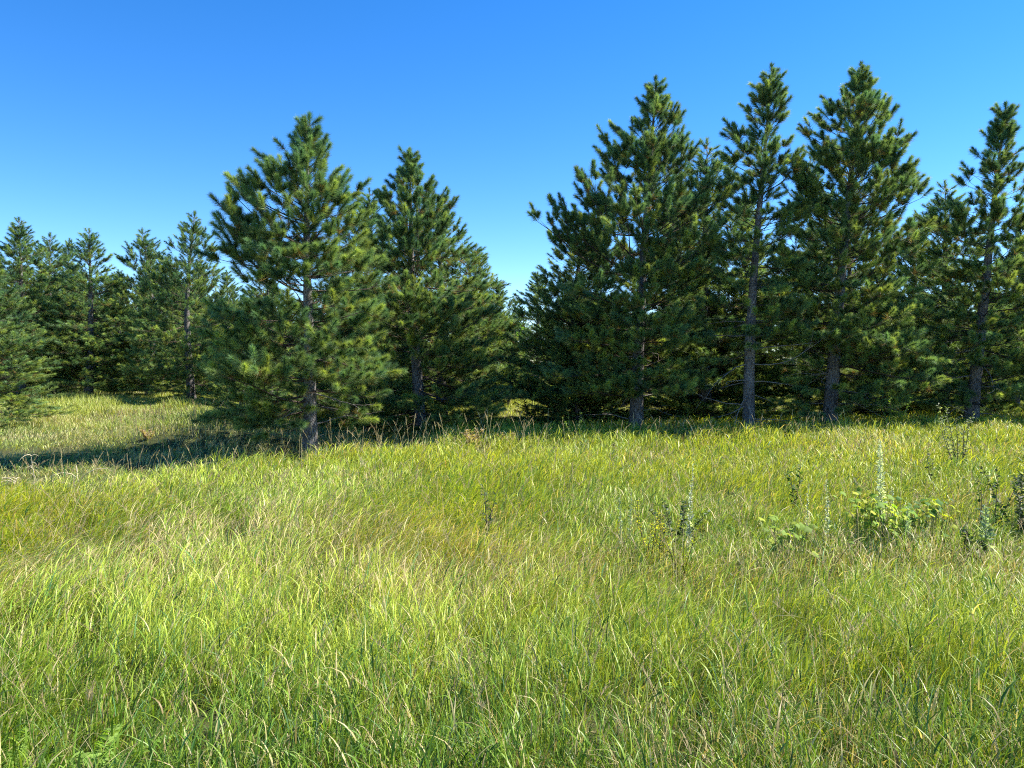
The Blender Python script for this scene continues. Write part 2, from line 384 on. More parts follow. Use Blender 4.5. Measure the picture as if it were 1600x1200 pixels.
def grow_pine(seed, H, top, prof, start, trunk_r, node=.29, nn=70, nlen=.17, nw=.0065, hue=0., dead_to=None, whorl=.42, sparse=0., bend=None):
    """pine geometry in local space (base at origin). prof: list of (z, left radius, right radius)"""
    rnd = random.Random(seed); rs = np.random.RandomState(seed)
    zs = [p[0] for p in prof]; Lr = [p[1] for p in prof]; Rr = [p[2] for p in prof]
    def cx(z):
        t = z / H; b = bend or 0
        return (top[0] * t + b * math.sin(math.pi * t) + .05 * math.sin(5 * t + seed), top[1] * t + .05 * math.cos(4 * t + seed))
    npt = 26; tz = [H * (k / (npt - 1)) for k in range(npt)]
    tp = [(*cx(z), z - (.15 if k == 0 else 0)) for k, z in enumerate(tz)]
    tr = [max(.008, trunk_r * (1 - z / H) ** .85 * (1 + .35 * math.exp(-z / .25)) * (1 + .05 * rnd.uniform(-1, 1))) for z in tz]
    # branches
    S0, S1, R0, R1 = [], [], [], []; SP, SD, SL, SH = [], [], [], []; dead = []
    def seg(a, b, r0, r1): S0.append(a); S1.append(b); R0.append(r0); R1.append(r1)
    def shoot(p, d, L, hgt):
        SP.append(p); SD.append(d); SL.append(L); SH.append(hgt)
        seg(p, (p[0] + d[0] * L, p[1] + d[1] * L, p[2] + d[2] * L), .007, .004)
    def axis(p, d, L, r, level, t):
        """walk one branch axis"""
        ns = max(1, int(L / node)); ds = L / ns
        up = (.10 + .16 * t) if level > 1 else (.035 + .07 * t)
        for k in range(ns):
            rr0 = r * (1 - .8 * k / ns); rr1 = r * (1 - .8 * (k + 1) / ns)
            q = (p[0] + d[0] * ds, p[1] + d[1] * ds, p[2] + d[2] * ds)
            seg(p, q, rr0, rr1); p = q
            s = (k + 1) / ns
            bare = (.16 if level == 1 else 0.0)
            if s >= bare and s < .999 and level < 3 and rnd.random() > sparse:
                for sg in (-1, 1):
                    if rnd.random() < .08: continue
                    a = sg * math.radians(rnd.uniform(38, 66))
                    dd = jitter(rnd, yaw(d, a), .12); dd = rot_up(dd, .06 + .1 * t)
                    rem = L * (1 - s)
                    l2 = (min(.62 * rem + .28, 1.3) if level == 1 else min(.55 * rem + .12, .42)) * rnd.uniform(.7, 1.15)
                    if l2 < .34 or level == 2: shoot(p, rot_up(dd, .35), rnd.uniform(.24, .38), p[2])
                    else: axis(p, dd, l2, max(.006, rr1 * .5), level + 1, t)
            d = rot_up(jitter(rnd, d, .085), up)
        shoot(p, rot_up(d, .25), rnd.uniform(.3, .45), p[2])
        if level < 3 and rnd.random() < .6:
            for sg in (-1, 1):
                shoot((p[0] - d[0] * .05, p[1] - d[1] * .05, p[2] - d[2] * .05), rot_up(yaw(d, sg * .8), .3), rnd.uniform(.14, .24), p[2])
    z = start; az0 = rnd.uniform(0, 6.28)
    while z < H - .38:
        t = z / H; nb = rnd.choice([5, 5, 6, 6, 7]) if z < H - 1.2 else 5
        az0 += .7
        for k in range(nb):
            az = az0 + k * 2 * math.pi / nb + rnd.uniform(-.45, .45)
            zz = min(H - .3, z + rnd.uniform(-.16, .16))
            if rnd.random() < .04: continue
            ca = math.cos(az); wr = .5 + .5 * ca
            el = math.radians(-9 + 56 * t ** 1.6 + rnd.gauss(0, 11)); tip = zz
            for _ in range(10):      # the profile is the outline, so read it at the height the tip reaches
                a_, b_ = np.interp(tip, zs, Lr), np.interp(tip, zs, Rr)
                R = a_ * (1 - wr) + b_ * wr
                if abs(ca) < .7: R = R * .5 + .25 * (a_ + b_)
                tip = .5 * tip + .5 * min(H - .05, zz + R * math.tan(min(1.3, el + .16 + .16 * t)) + .12)
            L = R * rnd.choice([.62, .82, .95, 1.0, 1.06]) / max(.5, math.cos(el + .12)) - .25
            if L < .1: L = .1
            d = (math.cos(az) * math.cos(el), math.sin(az) * math.cos(el), math.sin(el))
            c = cx(zz)
            axis((c[0], c[1], zz), d, L, .008 + .008 * L, 1, t)
        z += whorl * rnd.uniform(.7, 1.3) * (1 - .42 * t)
    c = cx(H); 
    shoot((c[0], c[1], H - .15), (0, 0, 1), .25, H)
    for k in range(16):
        hz = H - .18 - .055 * k; c = cx(hz); a = k * 2.4 + rnd.uniform(-.3, .3); e = .55 + .3 * rnd.random()
        shoot((c[0], c[1], hz), rot_up((math.cos(a) * e, math.sin(a) * e, .55), 0.05), rnd.uniform(.22, .36) + .012 * k, H)
    hz = H - .9
    while hz > .62 * H:         # short shoots that clothe the upper stem
        c = cx(hz); a = rnd.uniform(0, 6.28); l = rnd.uniform(.1, .32)
        for q in range(3):
            aa = a + q * 2.1 + rnd.uniform(-.4, .4); dd = (math.cos(aa) * .72, math.sin(aa) * .72, .69)
            p0 = (c[0], c[1], hz); p1 = (c[0] + dd[0] * l, c[1] + dd[1] * l, hz + dd[2] * l); seg(p0, p1, .012, .008); shoot(p1, rot_up(dd, .2), rnd.uniform(.26, .4), hz)
        hz -= .15
    # bare dead lower branches
    if dead_to:
        z = .35
        while z < dead_to:
            for k in range(rnd.choice([2, 3])):
                az = rnd.uniform(0, 6.28); c = cx(z); L = rnd.uniform(.7, 2.1)
                pts = [(c[0], c[1], z)]; d = (math.cos(az), math.sin(az), rnd.uniform(-.15, .2)); n = 7; tw = []
                for j in range(n):
                    d = jitter(rnd, d, .10); d = rot_up(d, -.03)
                    p = pts[-1]; pts.append((p[0] + d[0] * L / n, p[1] + d[1] * L / n, p[2] + d[2] * L / n))
                    if j > 1 and rnd.random() < .75:
                        e = jitter(rnd, yaw(d, rnd.choice([-1, 1]) * .8), .15); l = rnd.uniform(.2, .55)
                        q = pts[-1]; m = (q[0] + e[0] * l * .5, q[1] + e[1] * l * .5, q[2] + e[2] * l * .5)
                        e2 = jitter(rnd, e, .25); tw.append((q, m)); tw.append((m, (m[0] + e2[0] * l * .5, m[1] + e2[1] * l * .5, m[2] + e2[2] * l * .5)))
                dead.append((pts, tw))
            z += rnd.uniform(.3, .5)
    # meshes
    SP = np.array(SP); SD = norm(np.array(SD)); SL = np.array(SL); SH = np.array(SH); ns = len(SP)
    base = np.array([.140, .236, .086]); blue = np.array([.080, .178, .098]); yel = np.array([.30, .378, .088])
    r = rs.rand(ns); low = 1 - SH / H
    c = lerp(np.tile(base, (ns, 1)), blue, np.clip(r * 1.1 * (1 - low * .7) + hue, 0, 1))
    yy = np.clip((rs.rand(ns) - .62 + .38 * low) * 1.6, 0, 1); c = lerp(c, yel, yy) * rs.uniform(.68, 1.4, (ns, 1))  # sunlit look of lower boughs painted in: yellower below, bluer towards the top
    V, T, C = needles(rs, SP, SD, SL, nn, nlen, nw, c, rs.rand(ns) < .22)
    return dict(trunk=(tp, tr), frame=(S0, S1, R0, R1), need=(V, T, C), dead=dead, n=ns)

NTREE = [0, 0]
def build_pine(g, loc, rz=0., s=1.0):
    root = empty('pine_tree', loc); root.rotation_euler.z = rz; root.scale = (s, s, s)
    V, Q = tube(*g['trunk'], n=12); mesh_np('trunk', V, Q, mat=M_BARK, parent=root, smooth=True)
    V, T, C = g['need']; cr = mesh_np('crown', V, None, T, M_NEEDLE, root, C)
    V, Q = frusta(*g['frame'], 4); mesh_np('branch_framework', V, Q, mat=M_TWIG, parent=cr)
    for pts, tw in g['dead']:
        V, Q = tube(pts, [.020 * (1 - .11 * k) for k in range(len(pts))], 5)
        if tw:
            V2, Q2 = frusta([a for a, b in tw], [b for a, b in tw], [.006] * len(tw), [.003] * len(tw), 3)
            Q = np.concatenate([Q, Q2 + len(V)]); V = np.concatenate([V, V2])
        mesh_np('dead_branch', V, Q, mat=M_DEAD, parent=root)
    NTREE[0] += 1; NTREE[1] += len(T)
    return root

def copy_tree(o, loc, rz, s, parent=None):
    c = o.copy(); COL.objects.link(c)
    if parent is None:
        c.location = loc; c.rotation_euler.z = rz; c.scale = s
    else: c.parent = parent
    for ch in list(o.children): copy_tree(ch, None, 0, None, c)
    return c

def photo_pine(seed, top, base_px, Y, rows, tr, label, start_py, **kw):
    """pine set from measurements: rows (py, left px, right px)"""
    zb = gz(wx(base_px, Y), Y); X = wx(base_px, Y)
    H = wz(top[1], Y) - zb; m = Y / F
    kx = kw.pop('wide', 1.1)
    prof = sorted([(wz(py, Y) - zb, l * m * kx, r * m * kx) for py, l, r in rows])
    dk = kw.pop('dead_py', None)
    g = grow_pine(seed, H, ((top[0] - base_px) * m, 0), prof, wz(start_py, Y) - zb, tr,
                  dead_to=(wz(dk, Y) - zb) if dk else None, **kw)
    r = build_pine(g, (X, Y, zb)); tag(r, label, 'pine tree', 'tall pines at the edge of the field')
    return r

photo_pine(1, (487, 186), 480, 18.3,
  [(190, 10, 10), (225, 72, 50), (260, 98, 85), (300, 140, 92), (350, 150, 105), (400, 125, 120), (450, 160, 125), (520, 175, 110), (570, 215, 125), (600, 235, 110), (640, 130, 90), (680, 100, 80)],
  .185, 'broad open pine standing alone left of centre, with lit lower boughs and bare trunk foot', 636, wide=1.02, nn=360, nw=.0070, nlen=.20, node=.36, dead_py=600, whorl=.46, sparse=.08)
photo_pine(2, (640, 238), 655, 23,
  [(245, 8, 8), (300, 45, 58), (340, 60, 72), (390, 70, 85), (450, 80, 105), (520, 100, 125), (580, 110, 130), (640, 100, 110)],
  .19, 'dense pine just behind the right side of the broad open pine', 640, wide=1.3, nn=300, nw=.0078, nlen=.19, node=.37, hue=.1, whorl=.50)
photo_pine(3, (1020, 126), 993, 22,
  [(132, 10, 10), (165, 48, 42), (205, 70, 62), (240, 105, 85), (290, 150, 100), (340, 172, 110), (400, 172, 112), (450, 165, 105), (520, 155, 100), (580, 140, 100), (640, 110, 90)],
  .21, 'broad dark pine standing leftmost in the tall right-hand clump', 608, nn=300, nw=.0078, nlen=.19, node=.37, hue=.15, dead_py=540, whorl=.54)
photo_pine(4, (1200, 108), 1172, 21,
  [(115, 8, 8), (150, 42, 30), (190, 55, 52), (250, 60, 62), (330, 62, 66), (420, 66, 76), (500, 74, 86), (570, 60, 70)],
  .175, 'slim airy pine with a pale bare lower trunk', 545, nn=300, nw=.0078, nlen=.19, node=.37, dead_py=500, whorl=.5, sparse=.2, bend=-.12)
photo_pine(5, (1340, 106), 1300, 21.5,
  [(112, 8, 10), (150, 62, 48), (200, 76, 72), (260, 80, 100), (320, 84, 112), (380, 88, 118), (460, 92, 128), (540, 90, 140), (600, 60, 145), (640, 40, 140)],
  .20, 'tall conical sunlit pine with a leaning pale trunk, second from the right', 630, nn=300, nw=.0078, nlen=.19, node=.37, dead_py=530, whorl=.47, bend=-.1)
photo_pine(6, (1565, 168), 1520, 22,
  [(174, 8, 10), (210, 26, 26), (250, 48, 38), (290, 84, 54), (350, 92, 66), (450, 90, 86), (550, 90, 110), (620, 70, 120)],
  .19, 'pine at the right edge of the picture with a leaning dark trunk', 625, nn=300, nw=.0078, nlen=.19, node=.37, dead_py=540, whorl=.52, sparse=.1, bend=-.1)

# the pines behind: two master shapes, copied
mA = grow_pine(21, 8.6, (.1, 0), [(0, 1.6, 1.6), (1.5, 2.2, 2.2), (4, 1.9, 1.9), (6.2, 1.3, 1.3), (7.6, .7, .7), (8.5, .12, .12)], .5, .16, node=.30, nn=110, nw=.011, whorl=.44)
mB = grow_pine(22, 8.2, (-.1, 0), [(0, 1.4, 1.4), (1.5, 1.9, 1.9), (3.5, 1.8, 1.8), (5.6, 1.1, 1.1), (7.2, .7, .7), (8.1, .12, .12)], .7, .15, node=.30, nn=110, nw=.011, whorl=.46)
mC = grow_pine(23, 7.8, (.05, .1), [(0, 1.9, 1.9), (1.2, 2.1, 2.1), (3.6, 1.7, 1.7), (5.6, 1.2, 1.2), (7.0, .75, .75), (7.7, .12, .12)], .3, .15, node=.30, nn=110, nw=.011, whorl=.44)
mD = grow_pine(24, 8.0, (-.25, .1), [(0, 1.7, 2.3), (1.5, 2.3, 2.5), (3.6, 2.5, 2.0), (5.4, 1.5, 1.9), (6.9, 1.1, .8), (7.7, .5, .5), (7.95, .15, .15)], .4, .17, node=.31, nn=110, nw=.011, whorl=.48, bend=.15)
mE = grow_pine(25, 8.8, (.3, 0), [(0, 1.2, .9), (2, 1.6, 1.2), (3.2, 1.1, 1.7), (5, 1.4, 1.0), (6.6, .7, 1.1), (7.8, .6, .5), (8.7, .12, .12)], .9, .14, node=.31, nn=110, nw=.011, whorl=.47, bend=-.2)
SHAPES = [mA, mB, mC, mD, mE]
HM = [8.6, 8.2, 7.8, 8.0, 8.8]
masters = [None] * 5
def place(kind, top, Y, label, group, rz, wide=1.0):
    X = wx(top[0], Y); z = gz(X, Y); s = (wz(top[1], Y) - z) / HM[kind]
    if masters[kind] is None:
        r = build_pine(SHAPES[kind], (X, Y, z)); masters[kind] = r
        r.rotation_euler.z = rz; r.scale = (s * wide, s * wide, s)
    else: r = copy_tree(masters[kind], (X, Y, z), rz, (s * wide, s * wide, s))
    tag(r, label, 'pine tree', group); return r

G1 = 'pines of the second row'; G2 = 'pines of the far rows'
mid = [ # kind, top pixel, distance, label, width

 (2, (-16, 392), 25, 'low bright pine at the left edge of the picture, boughs down to the grass', 1.3),
 (0, (36, 345), 39, 'tallest pine of the far left cluster, at its left end', 1.2),
 (3, (77, 366), 42, 'pine with a rounded top, second in the far left cluster', 1.0),
 (4, (108, 376), 45, 'pine half hidden behind the one with the visible thin trunk', .9),
 (1, (140, 361), 39.5, 'slim pine with a visible thin trunk, rightmost of the far left cluster', 1.25),
 (2, (183, 424), 47, 'low dark pine filling the gap between the two far left groups', 1.2),
 (3, (236, 360), 41, 'pointed pine just left of the narrow-topped one by the broad open pine', 1.05),
 (3, (298, 335), 37, 'narrow-topped pine just left of the broad open pine', .95),
 (2, (352, 425), 43, 'dark low pine seen under the left boughs of the broad open pine', 1.1),
 (2, (420, 400), 36, 'dark pine directly behind the broad open pine trunk', 1.1),
 (0, (572, 300), 29, 'dark pine between the broad open pine and the dense one behind it', 1.1),
 (3, (692, 312), 27, 'pine sloping down right of the dense pine', 1.15),
 (1, (742, 386), 34, 'third pine of the descending row left of the sky gap', 1.25),
 (1, (778, 436), 43, 'last small pine of the descending row at the foot of the sky gap', 1.2),
 (1, (838, 428), 38, 'small pine right of the sky gap, behind the broad dark pine', 1.3),
 (3, (898, 345), 24.5, 'dark bushy pine at the left flank of the broad dark pine', 1.15),
 (1, (935, 330), 27.5, 'pine in deep shade behind the broad dark pine', .9),
 (3, (1105, 228), 26, 'pine rising between the broad dark pine and the slim airy one', 1.05),
 (1, (1062, 300), 27.5, 'pine whose dark trunk shows right of the broad dark pine trunk', .9),
 (2, (1160, 300), 28, 'shaded pine directly behind the slim airy pine', .9),
 (1, (1262, 250), 27, 'shaded pine between the slim airy pine and the tall conical one', 1.0),
 (0, (1325, 270), 25.5, 'pine whose dark trunk shows just right of the tall conical pine trunk', .8),
 (2, (1420, 340), 29, 'low pine behind the right boughs of the tall conical pine', .9),
 (3, (1478, 290), 27, 'dark pine between the tall conical pine and the one at the right edge', 1.0),
 (0, (1590, 330), 29, 'shaded pine behind the one at the right edge', .9),
 (2, (520, 470), 27, 'short bushy pine in the shade right behind the broad open pine trunk', 1.35),
 (2, (378, 520), 24.5, 'small dark pine in the shadow left of the broad open pine trunk', 1.5),
 (2, (575, 500), 23.5, 'small dark pine between the broad open pine and the dense pine', 1.4),
 (2, (903, 505), 24, 'small dark pine among saplings left of the broad dark pine', 1.4),
 (2, (955, 480), 25.5, 'short bushy pine left of the broad dark pine trunk', 1.3),
 (2, (1385, 455), 26.5, 'short bushy bright pine right of the tall conical pine trunk', 1.3),
 (2, (1585, 470), 27, 'short bushy pine right of the leaning dark trunk', 1.3),
 (2, (610, 440), 34, 'shaded low pine two rows behind the dense pine', 1.4),
 (0, (1700, 150), 23, 'pine just beyond the right edge reaching in with its boughs', .9),
]
rr = random.Random(5)
for kind, top, Y, lab, wide in mid: place(kind, top, Y, lab, G1, rr.uniform(0, 6.28), wide * 1.12)
k = 0
for Y0, step, pmin, pmax in ((50, 62, 430, 470), (60, 52, 440, 480), (72, 46, 455, 490)):
    px = -140 + rr.uniform(0, 30)
    while px < 1760:
        Y = Y0 + rr.uniform(-3, 3); py = rr.uniform(pmin, pmax)
        if 770 < px < 830: py = max(py, 452)
        if 735 < px < 845 and Y0 < 70: px += 110
        if px < 330: py -= 30
        place((k * 3 + k // 5) % 5, (px, py), Y, 'dark far pine seen only in the gaps between the nearer pines', G2, rr.uniform(0, 6.28), rr.uniform(.9, 1.15))
        px += step * rr.uniform(.8, 1.2); k += 1

# ------------------------------------------------------------------ broad-leaved plants
def leaf_faces(rs, P, D, size, aspect=.5, fold=.3):
    """folded, 6-vertex leaves at P pointing along D"""
    n = len(P); D = norm(D); u, v = perp_frame(D); a = rs.uniform(0, 6.28, n)
    s = norm(u * np.cos(a)[:, None] * .5 + v * np.sin(a)[:, None] + np.cross(D, np.array([[0, 0, 1.]])) * 1.2)
    nn_ = norm(np.cross(s, D)); L = size[:, None]
    W = L * aspect * .5
    p0 = P; p1 = P + D * L * .35; p2 = P + D * L * .72; p3 = P + D * L - nn_ * L * .12
    l1 = p1 + s * W + nn_ * W * fold; r1 = p1 - s * W + nn_ * W * fold
    l2 = p2 + s * W * .75 + nn_ * W * fold * .6; r2 = p2 - s * W * .75 + nn_ * W * fold * .6
    V = np.stack([p0, p1, p2, p3, l1, r1, l2, r2], 1).reshape(-1, 3)
    b = np.arange(n) * 8
    T = np.concatenate([np.stack([b, b + 4, b + 1], 1), np.stack([b, b + 1, b + 5], 1), np.stack([b + 2, b + 6, b + 3], 1), np.stack([b + 2, b + 3, b + 7], 1)])
    Q = np.concatenate([np.stack([b + 1, b + 4, b + 6, b + 2], 1), np.stack([b + 1, b + 2, b + 7, b + 5], 1)])
    return V, Q, T

def leafy(name, loc, h, stems, spread, nleaf, lsize, col, label, cat, seed, aspect=.5, droop=0., group=None, stem_col=(.16, .13, .07), tips=None, lobes=False):
    rs = np.random.RandomState(seed); rnd = random.Random(seed)
    root = empty(name, loc); tag(root, label, cat, group)
    S0, S1, R0, R1 = [], [], [], []; P, D, Z = [], [], []
    for s in range(stems):
        a = rnd.uniform(0, 6.28); hh = h * rnd.uniform(.75, 1.05); p = (0., 0., -.03)
        d = jitter(rnd, (math.cos(a) * spread, math.sin(a) * spread, 1), .05); ns = 9; r = .0035 + .006 * h
        for k in range(ns):
            q = tuple(p[i] + d[i] * hh / ns for i in range(3)); seg0 = r * (1 - .09 * k)
            S0.append(p); S1.append(q); R0.append(seg0); R1.append(seg0 * .91)
            if k >= 1:
                # side twigs for large plants, otherwise leaves straight on the stem
                m = max(1, nleaf // ns)
                if h > 1.3:
                    for j in range(3):
                        b = rnd.uniform(0, 6.28); l = h * .28 * (1.15 - k / ns) * rnd.uniform(.6, 1.2); e = norm(np.array([[math.cos(b), math.sin(b), .5]]))[0]
                        q2 = np.array(q) + e * l; S0.append(q); S1.append(tuple(q2)); R0.append(seg0 * .4); R1.append(.002)
                        for i in range(m):
                            tt = rnd.uniform(.25, 1.05); P.append(np.array(q) + e * l * tt + rs.normal(0, .03, 3)); D.append(e * .6 + rs.normal(0, .6, 3) - [0, 0, .2 + droop]); Z.append(tt)
                else:
                    for i in range(m):
                        b = rnd.uniform(0, 6.28); P.append(np.array(p) + (np.array(q) - np.array(p)) * rnd.random())
                        D.append(np.array([math.cos(b), math.sin(b), .55 - droop + rnd.gauss(0, .25)])); Z.append(k / ns)
            p = q; d = jitter(rnd, d, .07)
    V, Q = frusta(S0, S1, R0, R1, 4); c = np.tile(np.array(stem_col), (len(V), 1))
    mesh_np('stem', V, Q, mat=M_DRY, parent=root, color=c)
    P = np.array(P); D = np.array(D); n = len(P); size = lsize * rs.uniform(.6, 1.25, n) * (1.1 - .35 * np.array(Z))
    V, Q, T = leaf_faces(rs, P, D, size, aspect)
    c = np.array(col)[None] * rs.uniform(.65, 1.35, (n, 1))
    if tips is not None:
        k = rs.rand(n) < .3; c[k] = np.array(tips) * rs.uniform(.8, 1.2, (k.sum(), 1))
    mesh_np('foliage', V, Q, T, M_LEAF, root, np.repeat(c, 8, 0))
    return root

def spike(loc, h, label, seed, col=(.66, .68, .62), group='pale flowering spikes in the field', fat=.035, n=260, lean=.04):
    """silvery plant: one upright stem densely set with tiny pale leaves and buds"""
    h *= 1.1; rs = np.random.RandomState(seed); root = empty('silvery_spike', loc); tag(root, label, 'wildflower', group)
    a = rs.uniform(-1, 1); pts = [(lean * h * (k / 8) ** 2 * a, 0, h * k / 8 - .02) for k in range(9)]
    V, Q = tube(pts, [.005 * (1 - .08 * k) for k in range(9)], 5)
    mesh_np('stem', V, Q, mat=M_DRY, parent=root, color=np.tile(np.array([.28, .30, .2]), (len(V), 1)))
    t = rs.rand(n) ** .85; x = np.interp(t * h, [p[2] for p in pts], [p[0] for p in pts])
    b = rs.uniform(0, 6.28, n); r = fat * (1.25 - t) * rs.uniform(.1, .8, n)
    P = np.stack([x + np.cos(b) * r, np.sin(b) * r, t * h], 1)
    D = np.stack([np.cos(b), np.sin(b), rs.uniform(.3, 1.6, n)], 1)
    V, Q, T = leaf_faces(rs, P, D, fat * rs.uniform(.7, 1.6, n) * (1.35 - t), .5)
    c = np.array(col)[None] * rs.uniform(.6, 1.25, (n, 1))
    mesh_np('flower_spike', V, Q, T, M_LEAF, root, np.repeat(c, 8, 0))

def at(px, Y): X = wx(px, Y); return (X, Y, gz(X, Y))

GS = 'leafy saplings under the pines'
leafy('leafy_sapling', at(828, 24), 2.1, 3, .18, 60, .085, (.16, .27, .04), 'young green leafy sapling in the gap under the pines', 'sapling', 31, .55, .1, GS)
leafy('leafy_sapling', at(795, 33), 4.6, 4, .16, 90, .12, (.12, .22, .04), 'tall leafy sapling below the sky gap', 'sapling', 32, .55, .1, GS)
leafy('leafy_sapling', at(870, 26), 3.0, 3, .2, 70, .09, (.13, .22, .035), 'leafy sapling in shade left of the broad dark pine trunk', 'sapling', 33, .55, .1, GS)
leafy('leafy_sapling', at(590, 22), 1.5, 4, .4, 50, .08, (.10, .17, .04), 'low green shrub at the foot of the dense pine', 'shrub', 34, .5, .1, GS)
leafy('leafy_sapling', at(1400, 19.6), 1.2, 5, .5, 55, .075, (.20, .30, .045), 'bright green low shrub right of the tall conical pine', 'shrub', 35, .5, .0, GS)
leafy('leafy_sapling', at(893, 18.5), .95, 4, .3, 70, .06, (.17, .25, .07), 'small pale leafed shrub on the field edge before the shaded pines', 'shrub', 36, .5)
spike(at(1380, 7.9), 1.12, 'tall silvery white flower spike, tallest of the pale spikes in the field', 41, n=620, fat=.044)
spike(at(1398, 7.8), .7, 'shorter pale spike just right of the tallest silvery spike', 42, n=220, fat=.028)
spike(at(1297, 7.9), .74, 'thin pale spike left of the tallest silvery spike', 43, n=200, fat=.025)
spike(at(1263, 8.1), .70, 'faint pale spike in the grass, second left of the tallest silvery spike', 44, n=160, fat=.022)
spike(at(1078, 7.7), .92, 'pale feathery spike beside the dark-leaved shrub in mid field', 45, n=260, fat=.026)
spike(at(985, 7.8), .66, 'short grey-green spike left of the yellow flowers', 46, n=160, fat=.025, col=(.36, .42, .32))
spike(at(972, 7.6), .62, 'shortest grey-green spike, leftmost of the field spikes', 47, n=150, fat=.024, col=(.36, .42, .32))
spike(at(1425, 7.3), .58, 'dusty grey-green spike beside the lobed vine leaves', 48, n=220, fat=.04, col=(.36, .44, .34))
spike(at(1545, 7.2), .60, 'bushy grey-green spike left of the shrub at the right edge', 49, n=260, fat=.06, col=(.34, .42, .32))
GY = 'clusters of yellow blooms'
leafy('goldenrod', at(1018, 7.3), .74, 6, .22, 70, .035, (.50, .47, .03), 'yellow goldenrod bloom left of the dark-leaved shrub, upper one', 'wildflower', 51, .4, group=GY)
leafy('goldenrod', at(1034, 7.0), .70, 5, .2, 70, .033, (.52, .46, .06), 'yellow goldenrod bloom left of the dark-leaved shrub, lower one', 'wildflower', 52, .4, group=GY)
leafy('goldenrod', at(1066, 6.6), .66, 4, .2, 60, .035, (.36, .38, .03), 'greenish yellow goldenrod in front of the dark-leaved shrub', 'wildflower', 53, .4, group=GY)
DK = (.07, .11, .045)
leafy('dark_leaved_shrub', at(1060, 7.9), .70, 5, .35, 90, .055, DK, 'low shrub with small dark leaves beside the yellow blooms', 'shrub', 61, .5, tips=(.26, .3, .2))
leafy('dark_leaved_plant', at(755, 7.9), .95, 2, .1, 46, .06, DK, 'small upright dark-leaved plant alone in mid field left of centre', 'plant', 62, .5)
leafy('dark_leaved_plant', at(1246, 10.2), .85, 2, .12, 50, .07, (.09, .16, .04), 'dark green plant in the far field between the two pale trunks', 'plant', 63, .5)
leafy('dark_leaved_plant', at(1465, 11.5), .80, 2, .15, 40, .07, DK, 'dark thin plant left of the olive-leaved shrub', 'plant', 64, .4)
leafy('olive_leaved_shrub', at(1500, 13.2), 1.3, 7, .38, 90, .075, (.15, .19, .09), 'grey olive-leaved shrub in front of the leaning dark trunk', 'shrub', 65, .35, tips=(.34, .36, .24))
leafy('leafy_branchlet', at(1552, 8.3), 1.0, 2, .12, 44, .055, (.07, .12, .05), 'slender round-leaved sapling left of the shrub at the right edge', 'sapling', 66, .7)
leafy('leafy_branchlet', at(1530, 8.1), .82, 2, .12, 32, .05, (.07, .12, .05), 'shorter round-leaved sapling left of the slender one', 'sapling', 67, .7)
leafy('leafy_shrub', at(1606, 8.3), .95, 9, .36, 120, .065, (.075, .11, .045), 'dark shrub with some pale leaves at the right edge of the picture', 'shrub', 68, .5, tips=(.36, .36, .27))  # pale tone set on a random share of the leaves
leafy('leafy_shrub', at(1668, 8.3), .95, 9, .36, 120, .065, (.075, .11, .045), 'dark shrub partly outside the right edge of the picture', 'shrub', 69, .5, tips=(.36, .36, .27))
leafy('dark_leaved_plant', at(1525, 7.0), .5, 4, .3, 50, .07, DK, 'low dark plant before the bushy grey-green spike', 'plant', 70, .6)

# vine with lobed leaves
def vine(loc, seed, label, n, spread, h, col, tips):
    rs = np.random.RandomState(seed); root = empty('vine_plant', loc); tag(root, label, 'vine')
    V, Q, T, C = [], [], [], []; S0, S1 = [], []; off = 0
    for i in range(n):
        x = rs.normal(0, spread); y = rs.normal(0, .18); z = h * rs.uniform(.55, 1.05)
        s = rs.uniform(.022, .044); up = norm(np.array([[rs.normal(0, .35) + .25, rs.normal(0, .35) - .45, 1.]]))[0]
        a0 = rs.uniform(0, 6.28); e1 = norm(np.cross(up, [[math.cos(a0), math.sin(a0), 0]]))[0]; e2 = np.cross(up, e1)
        c = np.array([x, y, z]); ring = []
        m = 15
        for k in range(m):
            a = 2 * math.pi * k / m; r = s * (1 + .25 * math.cos(5 * a)) * (.35 if k == 0 else 1)
            ring.append(c + e1 * math.cos(a) * r + e2 * math.sin(a) * r - up * .25 * r * abs(math.sin(a)) - np.array([0, 0, .12 * r]))
        V.append(np.array([c] + ring)); T.append(np.array([[off, off + 1 + k, off + 1 + (k + 1) % m] for k in range(m)]))
        cc = np.array(tips if rs.rand() < .4 else col) * rs.uniform(.75, 1.25); C.append(np.tile(cc, (m + 1, 1))); off += m + 1
        S0.append((x * .5, y * .5, 0)); S1.append((x, y, z))
    mesh_np('foliage', np.concatenate(V), None, np.concatenate(T), M_LEAF, root, np.concatenate(C))
    Vs, Qs = frusta(S0, S1, [.003] * n, [.002] * n, 4); mesh_np('stem', Vs, Qs, mat=M_DRY, parent=root, color=np.tile(np.array([.15, .17, .06]), (len(Vs), 1)))
vine(at(1400, 7.6), 71, 'yellow-green vine with large lobed leaves at the foot of the tallest silvery spike', 80, .12, .62, (.20, .34, .035), (.42, .50, .03))
vine(at(1452, 7.6), 72, 'small vine clump with two bright yellow leaves, right of the larger vine', 55, .10, .66, (.08, .17, .03), (.40, .46, .02))
vine(at(1350, 7.9), 73, 'sprig of pale yellow lobed leaves left of the larger vine', 40, .09, .68, (.22, .34, .04), (.40, .42, .03))
vine(at(1230, 6.9), 74, 'low yellow-green leafy sprig in the grass between the goldenrod and the vine', 40, .12, .58, (.2, .3, .04), (.32, .38, .04))

